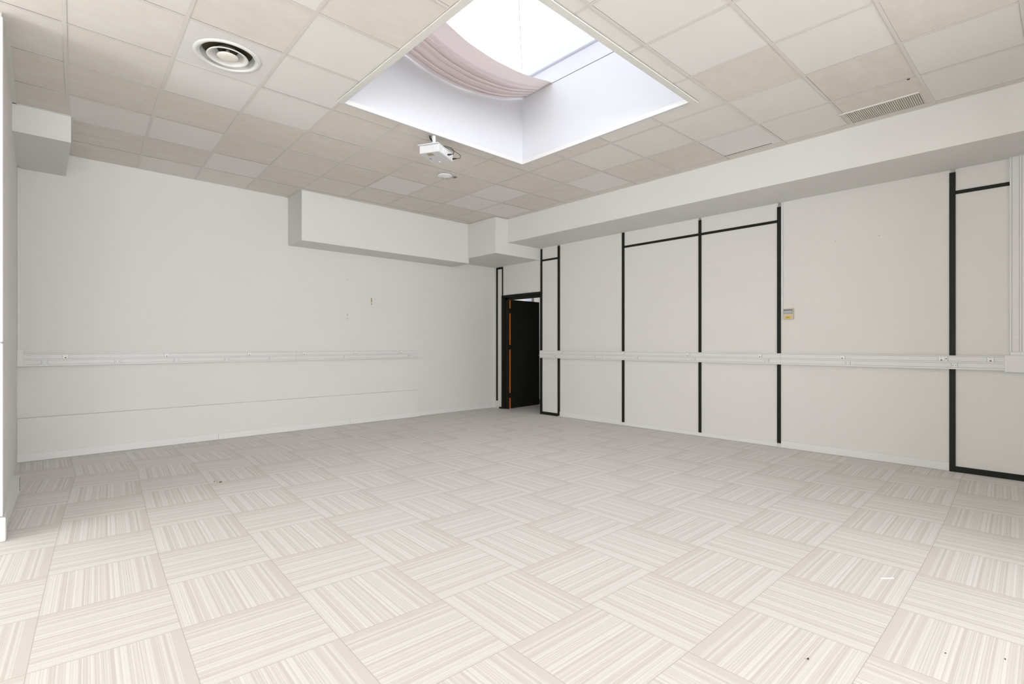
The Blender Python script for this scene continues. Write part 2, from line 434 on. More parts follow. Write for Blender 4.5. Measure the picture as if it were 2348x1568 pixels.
# low casing on the left wall
b = BM(); bx(b, XN, 4.67, 7.28, YL, 0, .455)
struct('trim_8', b, M['wall'], 'low boxed casing along the foot of the left wall', 'casing', bevel=.004)
b = BM(); bx(b, XN, 1.66, 7.268, 7.28, .004, .085); bx(b, 1.664, 3.44, 7.268, 7.28, .003, .083); bx(b, 3.443, 4.682, 7.268, 7.28, .003, .082)
bx(b, 4.67, 4.682, 7.28, YL-.012, .003, .082); bx(b, 4.682, 6.30, YL-.012, YL, .003, .075)
struct('baseboard_left', b, M['skirt'], 'white baseboard along the left wall and its low casing', 'baseboard', bevel=.0015)
b = BM(); bx(b, XR-.012, XR, 4.42, 5.635, .003, .085); bx(b, XR-.012, XR, 2.185, 4.38, .003, .05); bx(b, XR-.012, XR, .632, 2.145, .003, .085)
struct('baseboard_right', b, M['skirt'], 'white baseboards between the black posts of the right wall', 'baseboard', bevel=.0015)

# black profiles of the partition: one object per post or rail
def prof(n, y0, y1, z0, z1, label, d=.012, cap=None):
    b = BM(); bx(b, XR-d, XR+.03, y0, y1, z0, z1)
    o = struct('trim_%d' % n, b, M['dark'], label, 'partition profile', bevel=.001)
    if cap: obj('post_cap', box(XR-d+.003, XR+.02, min(y0,y1)+.004, max(y0,y1)-.008, cap[0], cap[1]), M['chrome'], o)
    return o
prof(9, 7.222, 7.262, .14, 2.70, 'thin black post in the far corner beside the left wall')
prof(10, 7.070, 7.100, 2.155, 2.70, 'short black post above the left side of the door frame', .008)
prof(11, 7.100, 7.222, 2.665, 2.705, 'short black rail across the head of the narrow corner panel', .006)
prof(12, 6.045, 6.082, 0, 2.90, 'black post on the right side of the doorway', .014)
prof(13, 5.635, 5.680, .012, 2.90, 'black post between the narrow panel and the blank panel', .014, (2.90, 2.914))
prof(14, 5.680, 6.045, 0, .05, 'black floor rail under the narrow panel', .010)
prof(15, 5.680, 6.045, 2.680, 2.712, 'black rail near the top of the narrow panel', .010)
prof(16, 4.345, 4.385, .05, 2.915, 'black post at the left end of the paired panels', .014)
prof(17, 3.135, 3.172, .05, 2.885, 'black post between the paired panels', .014, (2.885, 2.912))
prof(18, 2.150, 2.190, .05, 2.865, 'black post beside the cream wall controller', .014, (2.865, 2.912))
prof(19, 3.172, 4.345, 2.680, 2.712, 'black rail across the left one of the paired panels', .010)
prof(20, 2.190, 3.135, 2.680, 2.712, 'black rail across the right one of the paired panels', .010)
prof(21, .587, .632, 0, 2.885, 'thick black post near the right edge of the view', .016, (2.885, 2.912))
prof(22, .215, .587, 2.672, 2.705, 'black rail on the last panel at the right edge', .010)
prof(23, -2.55, .587, 0, .055, 'black floor rail under the last panel at the right edge', .010)
prof(24, 7.10, 7.16, 0, .03, 'small black floor shoe at the foot of the door frame', .03)

# ------------------------------------------------------------------ doorway, corridor
door = empty('door_1', (XR+.03, 6.945, 0), 0, label='open black door with an orange edge swung into the corridor', cat='door', kind='structure')
def loc_box(b, x0, x1, y0, y1, z0, z1): return bx(b, x0-XR-.03, x1-XR-.03, y0-6.945, y1-6.945, z0, z1)
b = BM()
for k, (d, w) in enumerate(((.020, .034), (.008, .062), (-.03, .130))):
    loc_box(b, XR-d, XR+.075, 7.10-w, 7.10, 0, 2.155)
    loc_box(b, XR-d, XR+.075, 6.082, 6.082+w*.15, 0, 2.155)
    loc_box(b, XR-d, XR+.075, 6.082, 7.10, 2.155-w*.72, 2.155)
obj('door_frame', b, M['dark'], door, .002)
a = math.radians(2.9)
def rot(b): bmesh.ops.rotate(b, verts=b.verts[:], cent=(0,0,0), matrix=Matrix.Rotation(a, 3, 'Z')); bmesh.ops.translate(b, verts=b.verts[:], vec=(.03, 0, 0)); return b
leaf = obj('door_leaf', rot(box(.002, .83, -.018, .020, .012, 2.07)), M['door'], door)
obj('leaf_edge', rot(box(-.001, .002, -.016, .018, .012, 2.07)), M['orange'], leaf)
for z in (.26, 1.17, 1.86):
    b = BM(); bx(b, -.012, .004, -.017, .020, z-.045, z+.045); bx(b, -.040, -.012, .004, .018, z-.045, z+.045)
    h = obj('hinge', rot(b), M['dark'], door)
    b = BM()
    for s in (-.025, .018): lathe(b, [(0, .002), (.004, .002), (.004, 0)], 10)
    for v in b.verts: pass
    b.free()
b = BM(); bx(b, .755, .792, -.026, -.018, .93, 1.16)
bmesh.ops.rotate(b, verts=b.verts[:], cent=(0,0,0), matrix=Matrix.Rotation(0, 3, 'Z'))
plate = obj('handle_plate', rot(b), M['dark'], leaf, .003)
b = tube(BM(), [(.775, -.026, 1.10), (.775, -.06, 1.10), (.765, -.068, 1.10), (.67, -.068, 1.10)], .009)
obj('door_handle', rot(b), M['dark'], leaf)
b = tube(BM(), [(.775, -.018, 1.0), (.775, -.042, 1.0)], .011)
obj('lock_cylinder', rot(b), M['chrome'], leaf)
b = BM(); bx(b, .8305, .833, -.012, .014, .95, 1.16)
obj('latch_plate', rot(b), M['chrome'], leaf)

b = BM(); bx(b, 8.1, 8.3, 4.2, 9.6, 0, 2.7)
struct('wall_corridor', b, M['wall'], 'pale corridor wall seen through the open door', 'wall')
b = BM(); bx(b, XR+.07, 8.1, 9.4, 9.6, 0, 2.7); bx(b, XR+.07, 8.1, 4.2, 4.4, 0, 2.7); bx(b, XR+.07, XR+.25, YL, 9.4, 0, 2.7)
struct('trim_25', b, M['wall'], 'end walls of the corridor', 'wall')
struct('trim_26', box(XR+.07, 8.3, 4.2, 9.6, 2.7, 2.8), M['wall'], 'corridor ceiling', 'ceiling')
struct('baseboard_corridor', box(8.085, 8.1, 4.4, 9.4, 0, .08), M['skirt'], 'baseboard of the corridor wall', 'baseboard')
cl = empty('added_corridor_lamp', (7.4, 8.3, 2.7), 0, label='added unseen flat ceiling lamp brightening the corridor beyond the door', cat='lamp')  # lamp added out of view to brighten the corridor
obj('fill_lamp_body', box(-.3, .3, -.3, .3, -.04, 0), M['white_metal'], cl, .004)
ld = bpy.data.lights.new('corridor_fill_light', 'AREA'); ld.shape = 'SQUARE'; ld.size = .5; ld.energy = 9; ld.color = (.95, .95, 1.0)
lo = bpy.data.objects.new('corridor_fill_light', ld); C.objects.link(lo); lo.location = (0, 0, -.06); lo.parent = cl
es = empty('emergency_light', (8.1, 8.02, 2.235), 0, label='small pale blue emergency light on the corridor wall above the open door', cat='light')
obj('lamp_housing', box(-.05, 0, -.11, .11, -.04, .04), M['white'], es, .006)
obj('lamp_lens', box(-.054, -.049, -.095, .095, -.03, .03), mat('pale_blue_lens', (.62, .68, .78), .25, .5), es, .004)
obj('lamp_base', box(-.04, 0, .11, .118, -.045, .045), M['hole'], es)

# ------------------------------------------------------------------ skylight
x0, x1, y0, y1 = SK
sky = empty('window_1', ((x0+x1)/2, (y0+y1)/2, ZC), 0, label='square roof skylight at the top of a deep white lined shaft', cat='skylight', kind='structure')
cx, cy = (x0+x1)/2, (y0+y1)/2
def rel(b): bmesh.ops.translate(b, verts=b.verts[:], vec=(-cx, -cy, -ZC)); return b
b = BM(); t = .03
bx(b, x0-t, x0, y0-t, y1+t, ZC, ZS); bx(b, x1, x1+t, y0-t, y1+t, ZC, ZS); bx(b, x0, x1, y0-t, y0, ZC, ZS); bx(b, x0, x1, y1, y1+t, ZC, ZS)
obj('shaft_lining', rel(b), M['shaft'], sky)
def ring(b, e, w, z0, z1):   # a frame standing inward by e, w wide
    bx(b, x0+e, x0+e+w, y0+e, y1-e, z0, z1); bx(b, x1-e-w, x1-e, y0+e, y1-e, z0, z1)
    bx(b, x0+e+w, x1-e-w, y0+e, y0+e+w, z0, z1); bx(b, x0+e+w, x1-e-w, y1-e-w, y1-e, z0, z1)
    return b
b = ring(BM(), 0, .006, ZC-.004, ZC+.035)
obj('shaft_lip', rel(b), M['white_metal'], sky, .001)
b = BM(); bx(b, x0-.055, x0, y0-.055, y1, ZC-.010, ZC-.002); bx(b, x0, x1+.05, y0-.055, y0, ZC-.010, ZC-.002)
obj('shaft_edge_trim', rel(b), M['angle'], sky, .002)
b = ring(BM(), -.035, .035, ZS, ZS+.22); obj('curb_frame', rel(b), M['shaft'], sky)
b = ring(BM(), -.008, .008, ZS-.003, ZS+.003); obj('curb_joint', rel(b), M['grey_line'], sky)
b = BM(); zt = ZS+.22
v = [b.verts.new(p) for p in ((x0-.03,y0-.03,zt),(x1+.03,y0-.03,zt),(x1+.03,y1+.03,zt),(x0-.03,y1+.03,zt))]
top = b.verts.new((cx, cy, zt+.42))
for k in range(4): b.faces.new([v[k], v[(k+1)%4], top])
for f in b.faces: pass
obj('dome_panel', rel(b), M['dome'], sky)
for k, (px, py) in enumerate(((x0-.02,y0-.02),(x1+.02,y0-.02),(x1+.02,y1+.02),(x0-.02,y1+.02))):
    b = tube(BM(), [(px, py, zt-.004), (cx, cy, zt+.414)], .004, 6); obj('dome_rib', rel(b), M['shaft'], sky)

# sagging blind across the shaft
cur = empty('skylight_blind', (2.96, 3.85, 4.0), 0, label='taupe cloth blind sagging in folds across the far side of the skylight', cat='blind')
def interp(tab, x):
    for (a, va), (c, vc) in zip(tab[:-1], tab[1:]):
        if x <= c or c == tab[-1][0]:
            t = (x-a)/(c-a); t = max(-.2, min(1.0, t)); return va+(vc-va)*t
def smooth(tab, x):   # quadratic through samples, softened
    return (interp(tab, x-.08)+interp(tab, x)*2+interp(tab, x+.08))/4
zb = [(1.89, 4.10), (2.467, 3.949), (2.755, 3.885), (3.067, 3.860), (3.412, 3.884), (3.709, 3.943), (4.04, 4.062)]
zf = [(1.89, 4.20), (2.42, 4.000), (2.77, 3.925), (3.12, 3.915), (3.52, 3.952), (3.80, 4.010), (4.04, 4.070)]
def pleat(b, ts, NX=90):
    rows = []
    for t in ts:
        row = []
        for k in range(NX+1):
            x = 1.895+(4.035-1.895)*k/NX
            yf = 3.66-.22*(4.04-x)/2.15; yb = 4.095
            z = smooth(zb, x)*(1-t)+smooth(zf, x)*t
            # hanging folds: ridges run along x, they close up towards both fixings
            amp = .034*math.sin(math.pi*min(max((x-1.75)/2.29, 0), 1))**.6
            w = 0
            if t < .66: w = 1-2*abs(math.sin(t*math.pi*7.2+.35*math.sin(1.7*x)))**.55+.35*math.sin(t*2*math.pi*17.7+1.1*x)
            else: w = .35*math.sin((t-.66)*9)
            z += amp*w
            y = yb+(yf-yb)*t+ .012*math.sin(t*2*math.pi*7.2+1.3)*(1 if t < .66 else .2)
            row.append(b.verts.new((x-2.96, y-3.85, z-4.0)))
        rows.append(row)
    for A, B in zip(rows[:-1], rows[1:]):
        for k in range(NX):
            f = b.faces.new([A[k], A[k+1], B[k+1], B[k]]); f.smooth = True
    return b
o = obj('cloth', pleat(BM(), [k/130 for k in range(131)]), M['cloth'], cur)
md = o.modifiers.new('thick', 'SOLIDIFY'); md.thickness = .002
b = BM(); bx(b, 4.028-2.96, 4.04-2.96, 3.66-3.85, 4.10-3.85, .052, .064)
obj('fixing_strip', b, M['cloth'], cur)
# strips of loose film hanging under the dome edge
film = empty('torn_film', (4.03, 3.2, ZS+.1), 0, label='torn translucent plastic film hanging along the edge of the skylight dome', cat='film')
b = BM(); rnd = random.Random(3); prev = None
for k in range(60):
    y = 4.10-(4.10-2.2)*k/59
    h = .035+.05*abs(math.sin((4.1-y)*2.2))+rnd.uniform(0, .006)
    a_, c_ = b.verts.new((.035, y-3.2, .07)), b.verts.new((-.03-.6*h, y-3.2, .095+h*.5))
    if prev: f = b.faces.new([prev[0], prev[1], c_, a_]); f.smooth = True
    prev = (a_, c_)
o = obj('film_sheet', b, M['film'], film); md = o.modifiers.new('thick', 'SOLIDIFY'); md.thickness = .001

# ------------------------------------------------------------------ unseen window bands behind the camera, sized and placed for brightness
def window(n, a0, a1, label, mk, s0=.3, s1=2.9):
    w = empty('window_%d' % n, (0, 0, 0), 0, label=label, cat='window', kind='structure')
    b = BM(); f = .06
    mk(b, a0, a1, s0, s0+f); mk(b, a0, a1, s1-f, s1); mk(b, a0, a0+f, s0+f, s1-f); mk(b, a1-f, a1, s0+f, s1-f)
    for k in range(1, 6): c = a0+(a1-a0)*k/6; mk(b, c-f/2, c+f/2, s0+f, s1-f)
    obj('window_frame', b, M['white_metal'], w)
    b = BM(); mk(b, a0+f, a1-f, s0+f, s1-f, True); obj('pane', b, M['glass'], w)
def mkb(b, p, q, r, s, g=False): bx(b, p, q, YB-(.115 if g else .15), YB-(.112 if g else .08), r, s)
def mks(b, p, q, r, s, g=False): bx(b, XS-(.115 if g else .15), XS-(.112 if g else .08), p, q, r, s)
window(2, -3.8, 3.4, 'unseen white framed window band in the back wall, sized for light', mkb, 1.0, 2.9)
window(3, *SY, 'added white framed window band in the side wall, for light', mks, .5, 2.5)  # side window added out of view to light the right wall

# ------------------------------------------------------------------ cable trunking
def trunk_local(length, name_covers=3, h=.130, d=.055, joints=()):
    """profile lies along +x from 0, front face at -y, bottom at z=0"""
    parts = []
    b = BM()
    bx(b, 0, length, -d*.86, 0, 0, h)
    bx(b, 0, length, -d, -d*.86, 0, .016); bx(b, 0, length, -d, -d*.86, .0615, .0755); bx(b, 0, length, -d, -d*.86, .121, h)
    parts.append(('trunking_body', b, M['pvc'], .0012))
    js = [0]+list(joints)+[length]
    for z0, z1 in ((.0175, .060), (.077, .1195)):
        for a, c in zip(js[:-1], js[1:]):
            b = BM(); bx(b, a+.0012, c-.0012, -d+.001, -d*.86, z0, z1); parts.append(('trunking_cover', b, M['pvc_cover'], .0008))
    b = BM()
    for z in (.0167, .0608, .0763, .1203): bx(b, .002, length-.002, -d*.86-.0012, -d*.86, z-.0013, z+.0013)
    parts.append(('cover_gap', b, M['seam'], 0))
    return parts
def build(root, parts):
    for n, b, m, bev in parts: obj(n, b, m, root, bev)
ZTL, ZTR = .998, .990
r = empty('wall_trunking', (-.14, YL, ZTL), 0, label='long white two-channel cable trunking across the left wall', cat='cable trunking', group=None)
build(r, trunk_local(4.80, joints=(.82, 2.78)))
r = empty('wall_trunking', (XR, 6.06, ZTR), -math.pi/2, label='long white two-channel cable trunking across the right wall below the black posts', cat='cable trunking')
build(r, trunk_local(5.815, joints=(1.35, 3.92)))
# corner boxes
r = empty('trunking_corner_box', (-.16, YL, 1.0), 0, label='plain white trunking corner box at the left end of the left wall', cat='trunking box')
obj('box_cover', box(-.02, .028, -.062, 0, -.004, .170), M['pvc'], r, .003)
r = empty('trunking_corner_box', (XR, .15, .98), -math.pi/2, label='big plain white trunking corner box at the right edge of the right wall', cat='trunking box')
b = BM(); bx(b, -.098, .16, -.064, 0, -.004, .150); bx(b, -.062, .16, -.064, 0, .150, .182)
obj('box_cover', b, M['pvc'], r, .003)
# risers
r = empty('trunking_riser', (-.18, YL, 1.17), 0, label='narrow white vertical trunking rising up the far left corner', cat='cable trunking')
obj('riser_body', box(0, .024, -.05, 0, 0, 1.89), M['pvc'], r, .002)
obj('riser_cover', box(.003, .018, -.053, -.05, .01, 1.88), M['pvc_cover'], r, .001)
r = empty('trunking_riser', (XR, .215, 1.162), -math.pi/2, label='wide white vertical trunking rising at the right edge of the right wall', cat='cable trunking')
b = BM(); bx(b, 0, .24, -.048, 0, 0, 1.753); bx(b, 0, .014, -.055, -.048, 0, 1.753); bx(b, .062, .076, -.055, -.048, 0, 1.753); bx(b, .126, .14, -.055, -.048, 0, 1.753)
obj('riser_body', b, M['pvc'], r, .0012)
for z0, z1 in ((.0, .108), (.110, 1.75)):
    obj('riser_cover', box(.0155, .0605, -.054, -.048, z0, z1), M['pvc_cover'], r, .0008)
obj('riser_cover', box(.0775, .1245, -.054, -.048, 0, 1.75), M['pvc_cover'], r, .0008)
b = BM()
for x in (.0148, .0612, .0768, .1252): bx(b, x-.0009, x+.0009, -.0495, -.048, 0, 1.75)
obj('cover_gap', b, M['seam'], r)

# sockets: local frame, plate centred at x=0 z=0, front towards -y
def power_proto():
    r = empty('power_socket', (0,0,0), 0, label='proto', cat='power socket', group='power sockets in the wall trunking')
    b = BM(); bx(b, -.0225, .0225, -.004, .004, -.0215, .0215); obj('faceplate', b, M['plate'], r, .001)
    obj('plate_gap', box(-.0243, .0243, -.0018, .003, -.0218, .0218), M['seam'], r)
    b = BM(); lathe(b, [(.0195, 0), (.0195, -.0012), (.0182, -.0014), (.0180, .0002)], 28)
    bmesh.ops.rotate(b, verts=b.verts[:], cent=(0,0,0), matrix=Matrix.Rotation(-math.pi/2, 3, 'X')); bmesh.ops.translate(b, verts=b.verts[:], vec=(0, -.0042, 0))
    w = obj('socket_ring', b, M['grey_line'], r)
    for s in (-1, 1):
        b = BM(); lathe(b, [(0, 0), (.0030, 0), (.0030, .002)], 14)
        bmesh.ops.rotate(b, verts=b.verts[:], cent=(0,0,0), matrix=Matrix.Rotation(math.pi/2, 3, 'X')); bmesh.ops.translate(b, verts=b.verts[:], vec=(s*.0098, -.0044, -.002))
        obj('pin_hole', b, M['hole'], r)
    b = tube(BM(), [(0, -.003, .0095), (0, -.008, .0095)], .0026, 8); obj('earth_pin', b, M['jack'], r)
    return r
def data_proto():
    r = empty('network_socket', (0,0,0), 0, label='proto', cat='network socket', group='network sockets in the wall trunking')
    b = BM(); bx(b, -.0225, .0225, -.004, .004, -.0215, .0215); obj('faceplate', b, M['plate'], r, .001)
    obj('plate_gap', box(-.0240, .0240, -.0018, .003, -.0218, .0218), M['seam'], r)
    b = BM(); lathe(b, [(0, 0), (.0068, 0), (.0068, .003)], 20)
    bmesh.ops.rotate(b, verts=b.verts[:], cent=(0,0,0), matrix=Matrix.Rotation(math.pi/2, 3, 'X')); bmesh.ops.translate(b, verts=b.verts[:], vec=(0, -.0052, -.0125))
    obj('jack_opening', b, M['jack'], r)
    obj('label_strip', box(-.012, .012, -.0046, -.004, .0125, .0145), M['grey_line'], r)
    return r
PP, DP = power_proto(), data_proto()
yl = YL-.055-.001; xr = XR-.055-.001
LEFT_P = [(.03, 'directly right of the left corner box'), (.64, 'second from the left end'), (1.21, 'third from the left end'), (1.76, 'fourth from the left end'),
          (2.31, 'middle of the run under the long soffit'), (3.375, 'second from the right end'), (4.495, 'at the right end')]
LEFT_D = [(.195, 'nearest the left corner box'), (1.11, 'second from the left end'), (2.03, 'third from the left end'), (2.75, 'fourth from the left end'),
          (3.53, 'second from the right end'), (4.335, 'at the right end')]
first = True
for x, w in LEFT_P:
    lab = 'power socket in left trunking, ' + w
    if first: PP.location = (x, yl, ZTL+.0388); PP['label'] = lab; first = False
    else: clone(PP, (x, yl, ZTL+.0388), 0, lab)
first = True
for x, w in LEFT_D:
    lab = 'network socket in left trunking, ' + w
    if first: DP.location = (x, yl, ZTL+.0982); DP['label'] = lab; first = False
    else: clone(DP, (x, yl, ZTL+.0982), 0, lab)
RIGHT_P = [(5.72, 'beside the doorway'), (4.88, 'in the middle of the blank panel'), (4.10, 'right of the first paired-panel post'), (3.22, 'just left of the middle paired-panel post'),
           (2.29, 'just left of the post by the controller'), (1.46, 'on the widest panel'), (.59, 'in front of the thick right-hand post')]
RIGHT_D = [(5.55, 'nearest the doorway'), (4.33, 'at the first paired-panel post'), (3.30, 'left of the middle paired-panel post'), (2.37, 'left of the post by the controller'),
           (1.51, 'on the widest panel'), (.685, 'left of the thick right-hand post'), (.34, 'nearest the right corner box')]
for y, w in RIGHT_P: clone(PP, (xr, y, ZTR+.0388), -math.pi/2, 'power socket in right trunking, ' + w)
for y, w in RIGHT_D: clone(DP, (xr, y, ZTR+.0982), -math.pi/2, 'network socket in right trunking, ' + w)
r = empty('audio_socket', (xr, .650, ZTR+.0982), -math.pi/2, label='narrow white plate with one dark oval jack beside the thick black post', cat='socket')
obj('faceplate', box(-.0112, .0112, -.004, .004, -.0215, .0215), M['plate'], r, .001)
obj('plate_gap', box(-.0127, .0127, -.0018, .003, -.0218, .0218), M['seam'], r)
b = BM(); lathe(b, [(0, 0), (.0042, 0), (.0042, .002)], 16); bmesh.ops.scale(b, verts=b.verts[:], vec=(.8, 1.6, 1))
bmesh.ops.rotate(b, verts=b.verts[:], cent=(0,0,0), matrix=Matrix.Rotation(math.pi/2, 3, 'X')); bmesh.ops.translate(b, verts=b.verts[:], vec=(0, -.0048, .001))
obj('jack_opening', b, M['hole'], r)

# ------------------------------------------------------------------ wall controller and conduit
r = empty('wall_controller', (XR, 2.065, 1.585), -math.pi/2, label='aged cream air conditioning controller with a small screen and a yellow sticker', cat='thermostat')
obj('controller_body', box(-.058, .058, -.022, 0, -.063, .063), M['thermo'], r, .006, seg=3)
s = obj('screen', box(-.047, .043, -.0235, -.0215, .006, .052), M['lcd'], r, .001)
b = BM(); bx(b, -.046, .042, -.0243, -.0235, .040, .051); bx(b, -.049, -.046, -.024, -.0215, .003, .055); bx(b, .043, .046, -.024, -.0215, .003, .055); bx(b, -.049, .046, -.024, -.0215, .003, .006)
obj('screen_band', b, M['lcd_dark'], s)
b = BM()
for x, w in ((-.03, .02), (-.005, .012), (.012, .016)): bx(b, x, x+w, -.0242, -.0235, .020, .023)
obj('screen_digits', b, M['grey_line'], s)
s = obj('yellow_sticker', box(-.028, .024, -.0228, -.022, -.052, -.030), M['yellow'], r)
b = BM(); bx(b, -.018, .014, -.0233, -.0228, -.037, -.034); bx(b, -.024, .008, -.0233, -.0228, -.047, -.044); obj('sticker_print', b, M['ink'], s)
r = empty('cable_conduit', (XR, 2.133, 1.535), -math.pi/2, label='thin white vertical conduit rising from the cream controller to the soffit', cat='conduit')
obj('conduit_body', box(-.011, .010, -.018, 0, 0, 1.378), M['white'], r, .003)

# ------------------------------------------------------------------ ceiling fittings
# round air diffuser in its own plate
q = [CE(1,-1), CE(2,-1), CE(2,0), CE(1,0)]
dc = (sum(p[0] for p in q)/4, sum(p[1] for p in q)/4)
r = empty('air_diffuser', (dc[0], dc[1], 3.30), 0, label='round white air diffuser with nested cones set in a ceiling tile', cat='air diffuser')
b = BM(); R = .175
vs = [b.verts.new((p[0]-dc[0]+(.004 if p[0] < dc[0] else -.004), p[1]-dc[1]+(.004 if p[1] < dc[1] else -.004), .005)) for p in q]
ns = 64
cirq = [b.verts.new((R*math.cos(2*math.pi*k/ns), R*math.sin(2*math.pi*k/ns), .005)) for k in range(ns)]
e = [b.edges.new((vs[k], vs[(k+1)%4])) for k in range(4)]+[b.edges.new((cirq[k], cirq[(k+1)%ns])) for k in range(ns)]
bmesh.ops.triangle_fill(b, edges=e, use_beauty=True)
for f in b.faces:
    if f.normal.z > 0: f.normal_flip()
obj('diffuser_plate', b, M['white_metal'], r, recalc=False)
b = lathe(BM(), [(.215, .004), (.210, -.001), (.203, -.0045), (.195, -.0055), (.188, -.004), (.184, .001), (.178, .016), (.160, .045), (.152, .07)], 72)
obj('outer_cone', b, M['white_metal'], r, recalc=False)
b = lathe(BM(), [(.128, .000), (.132, -.004), (.126, -.006), (.118, -.001), (.100, .020), (.070, .043), (.060, .055)], 72)
o = obj('middle_cone', b, M['white_metal'], r, recalc=False); o.modifiers.new('thick', 'SOLIDIFY').thickness = .0015
b = lathe(BM(), [(0, -.0110), (.012, -.0109), (.03, -.0102), (.052, -.008), (.064, -.004), (.068, .001), (.060, .006), (0, .008)], 48)
obj('centre_disc', b, mat('cream_disc', (.86, .83, .74), .5, .2), r)
b = BM()
for k in range(3):
    a = k*2*math.pi/3+.5
    tube(b, [(0, 0, .062), (.15*math.cos(a), .15*math.sin(a), .062)], .006, 8)
tube(b, [(0, 0, .01), (0, 0, .09)], .012, 10)
obj('spider', b, M['grille'], r)
b = lathe(BM(), [(.155, .06), (.155, .10), (0, .10)], 48); obj('throat', b, M['duct'], r, recalc=False)

# air grille
gx, gy = (GR[0]+GR[1])/2, (GR[2]+GR[3])/2
r = empty('return_air_grille', (gx, gy, 3.30), 0, label='long ribbed beige air grille in the ceiling beside the right soffit', cat='air grille')
hx, hy = (GR[1]-GR[0])/2, (GR[3]-GR[2])/2
b = BM(); bx(b, -hx, -hx+.01, -hy, hy, -.003, .012); bx(b, -hx, hx-.0, -hy, -hy+.004, 0, .012); bx(b, -hx, hx, hy-.004, hy, 0, .012)
obj('grille_frame', b, M['angle'], r)
b = BM(); n = 38
for k in range(n):
    y = -hy+.008+(2*hy-.016)*(k+.5)/n
    bx(b, -hx+.01, hx-.014, y-.0052, y+.0052, .002, .009)
obj('grille_slats', b, M['grille'], r)
obj('grille_back', box(-hx, hx, -hy, hy, .012, .02), M['grille_gap'], r)
# presence detector
r = empty('presence_detector', (3.615, 5.045, 3.298), 0, label='white round disc-shaped detector on the ceiling beyond the projector', cat='detector')
b = lathe(BM(), [(0, -.030), (.030, -.029), (.055, -.024), (.078, -.016), (.090, -.008), (.093, -.002), (.090, .002), (0, .002)], 56)
obj('detector_body', b, M['white'], r, recalc=False)
b = lathe(BM(), [(.0345, -.0285), (.034, -.0305), (.0325, -.0292)], 40); obj('sensor_ring', b, M['grey_line'], r, recalc=False)
b = lathe(BM(), [(0, -.0335), (.018, -.0325), (.0315, -.0285)], 32); obj('sensor_lens', b, M['white_metal'], r, recalc=False)
b = BM(); bx(b, .062, .150, -.020, -.004, .0005, .0018); bx(b, .120, .150, -.055, -.004, .0005, .0018)
obj('cut_out', b, M['brown'], r)

# ------------------------------------------------------------------ projector
PR = math.atan2(.142, .275)
pc = (2.897, 4.187)
pj_ = empty('projector', (pc[0], pc[1], 3.10), PR, label='white video projector hanging from the ceiling on a short pole', cat='projector')
# local x: long side (0.31), local y: short side; front panel with ports faces -y
L2, W2, H = .155, .108, .078
b = BM(); bx(b, -L2, L2, -W2, W2, 0, H)
o = obj('projector_body', b, M['white'], pj_, .010, seg=4)
obj('top_plate', box(-L2-.012, L2, -W2+.004, W2+.012, H, H+.008), M['white'], pj_, .002)
obj('rear_panel', box(-L2+.07, L2-.02, -W2-.0015, -W2+.002, .012, .062), M['plate'], pj_, .001)
b = BM(); rr = random.Random(5)
for k in range(9):
    x = -.05+k*.02; z = .02 if k % 2 else .036
    bx(b, x, x+.010, -W2-.0026, -W2-.0014, z, z+.006)
bx(b, .0, .03, -W2-.0026, -W2-.0014, .052, .0545); bx(b, .045, .085, -W2-.0026, -W2-.0014, .052, .0545)
obj('port', b, M['grey_line'], pj_)
b = BM()
for k in range(7): bx(b, -.135+k*.009, -.131+k*.009, -.02, .045, -.0012, .001)
obj('vent_slots', b, M['grille_gap'], pj_)
b = BM(); bx(b, -.02, .018, .062, .068, -.0012, .001); obj('bottom_slot', b, M['hole'], pj_)
for q in ((.01, .035, .010, .014), (-.01, .012, .085, .088), (.095, .108, .06, .064)): obj('printed_mark', box(*q, -.001, .001), M['grey_line'], pj_)
b = lathe(BM(), [(0, -.0025), (.003, -.0018), (.004, 0)], 12, (.105, .02, 0)); obj('status_light', b, M['led'], pj_, recalc=False)
b = lathe(BM(), [(0, -.0006), (.0022, -.0006), (.0022, .001)], 10, (0, 0, 0))
bmesh.ops.rotate(b, verts=b.verts[:], cent=(0,0,0), matrix=Matrix.Rotation(math.pi/2, 3, 'Y').to_3x3()); bmesh.ops.translate(b, verts=b.verts[:], vec=(-L2-.0008, -.045, .045)); obj('side_screw', b, M['hole'], pj_)
b = lathe(BM(), [(.0, .018), (.052, .018), (.058, .012), (.060, .004), (.055, 0), (0, 0)], 40, (-.055, .0, H+.012)); obj('mount_dish', b, M['white_metal'], pj_, recalc=False)
b = lathe(BM(), [(.044, -.002), (.054, -.002), (.054, .003), (.044, .003)], 36, (-.055, .0, H+.011)); obj('mount_gap', b, M['hole'], pj_, recalc=False)
b = tube(BM(), [(-.055, 0, H+.02), (-.055, 0, .199)], .019, 24); obj('mount_pole', b, M['white_metal'], pj_)
b = lathe(BM(), [(.0, -.001), (.030, -.001), (.030, .0005)], 24, (-.055, 0, .198)); obj('mount_flange', b, M['white_metal'], pj_, recalc=False)
def cab(pts, r, n='cable'): obj(n, tube(BM(), pts, r, 8), M['cable'], pj_)
cab([(-.075, .040, .199), (-.072, .030, .165), (-.060, .000, .132), (-.040, -.035, .114), (-.005, -.065, .110), (.025, -.100, .112), (.048, -.140, .098), (.055, -.165, .068), (.050, -.160, .038), (.035, -.128, .030), (.030, -.112, .030)], .0034)
cab([(-.083, .036, .199), (-.080, .024, .165), (-.066, -.005, .130), (-.044, -.038, .111), (-.005, -.062, .106), (.030, -.095, .104), (.075, -.140, .086), (.125, -.185, .062), (.150, -.196, .040), (.155, -.175, .028), (.146, -.135, .028), (.143, -.112, .028)], .0027)
cab([(-.069, .034, .199), (-.067, .022, .168), (-.056, -.004, .135), (-.040, -.034, .116)], .0036)
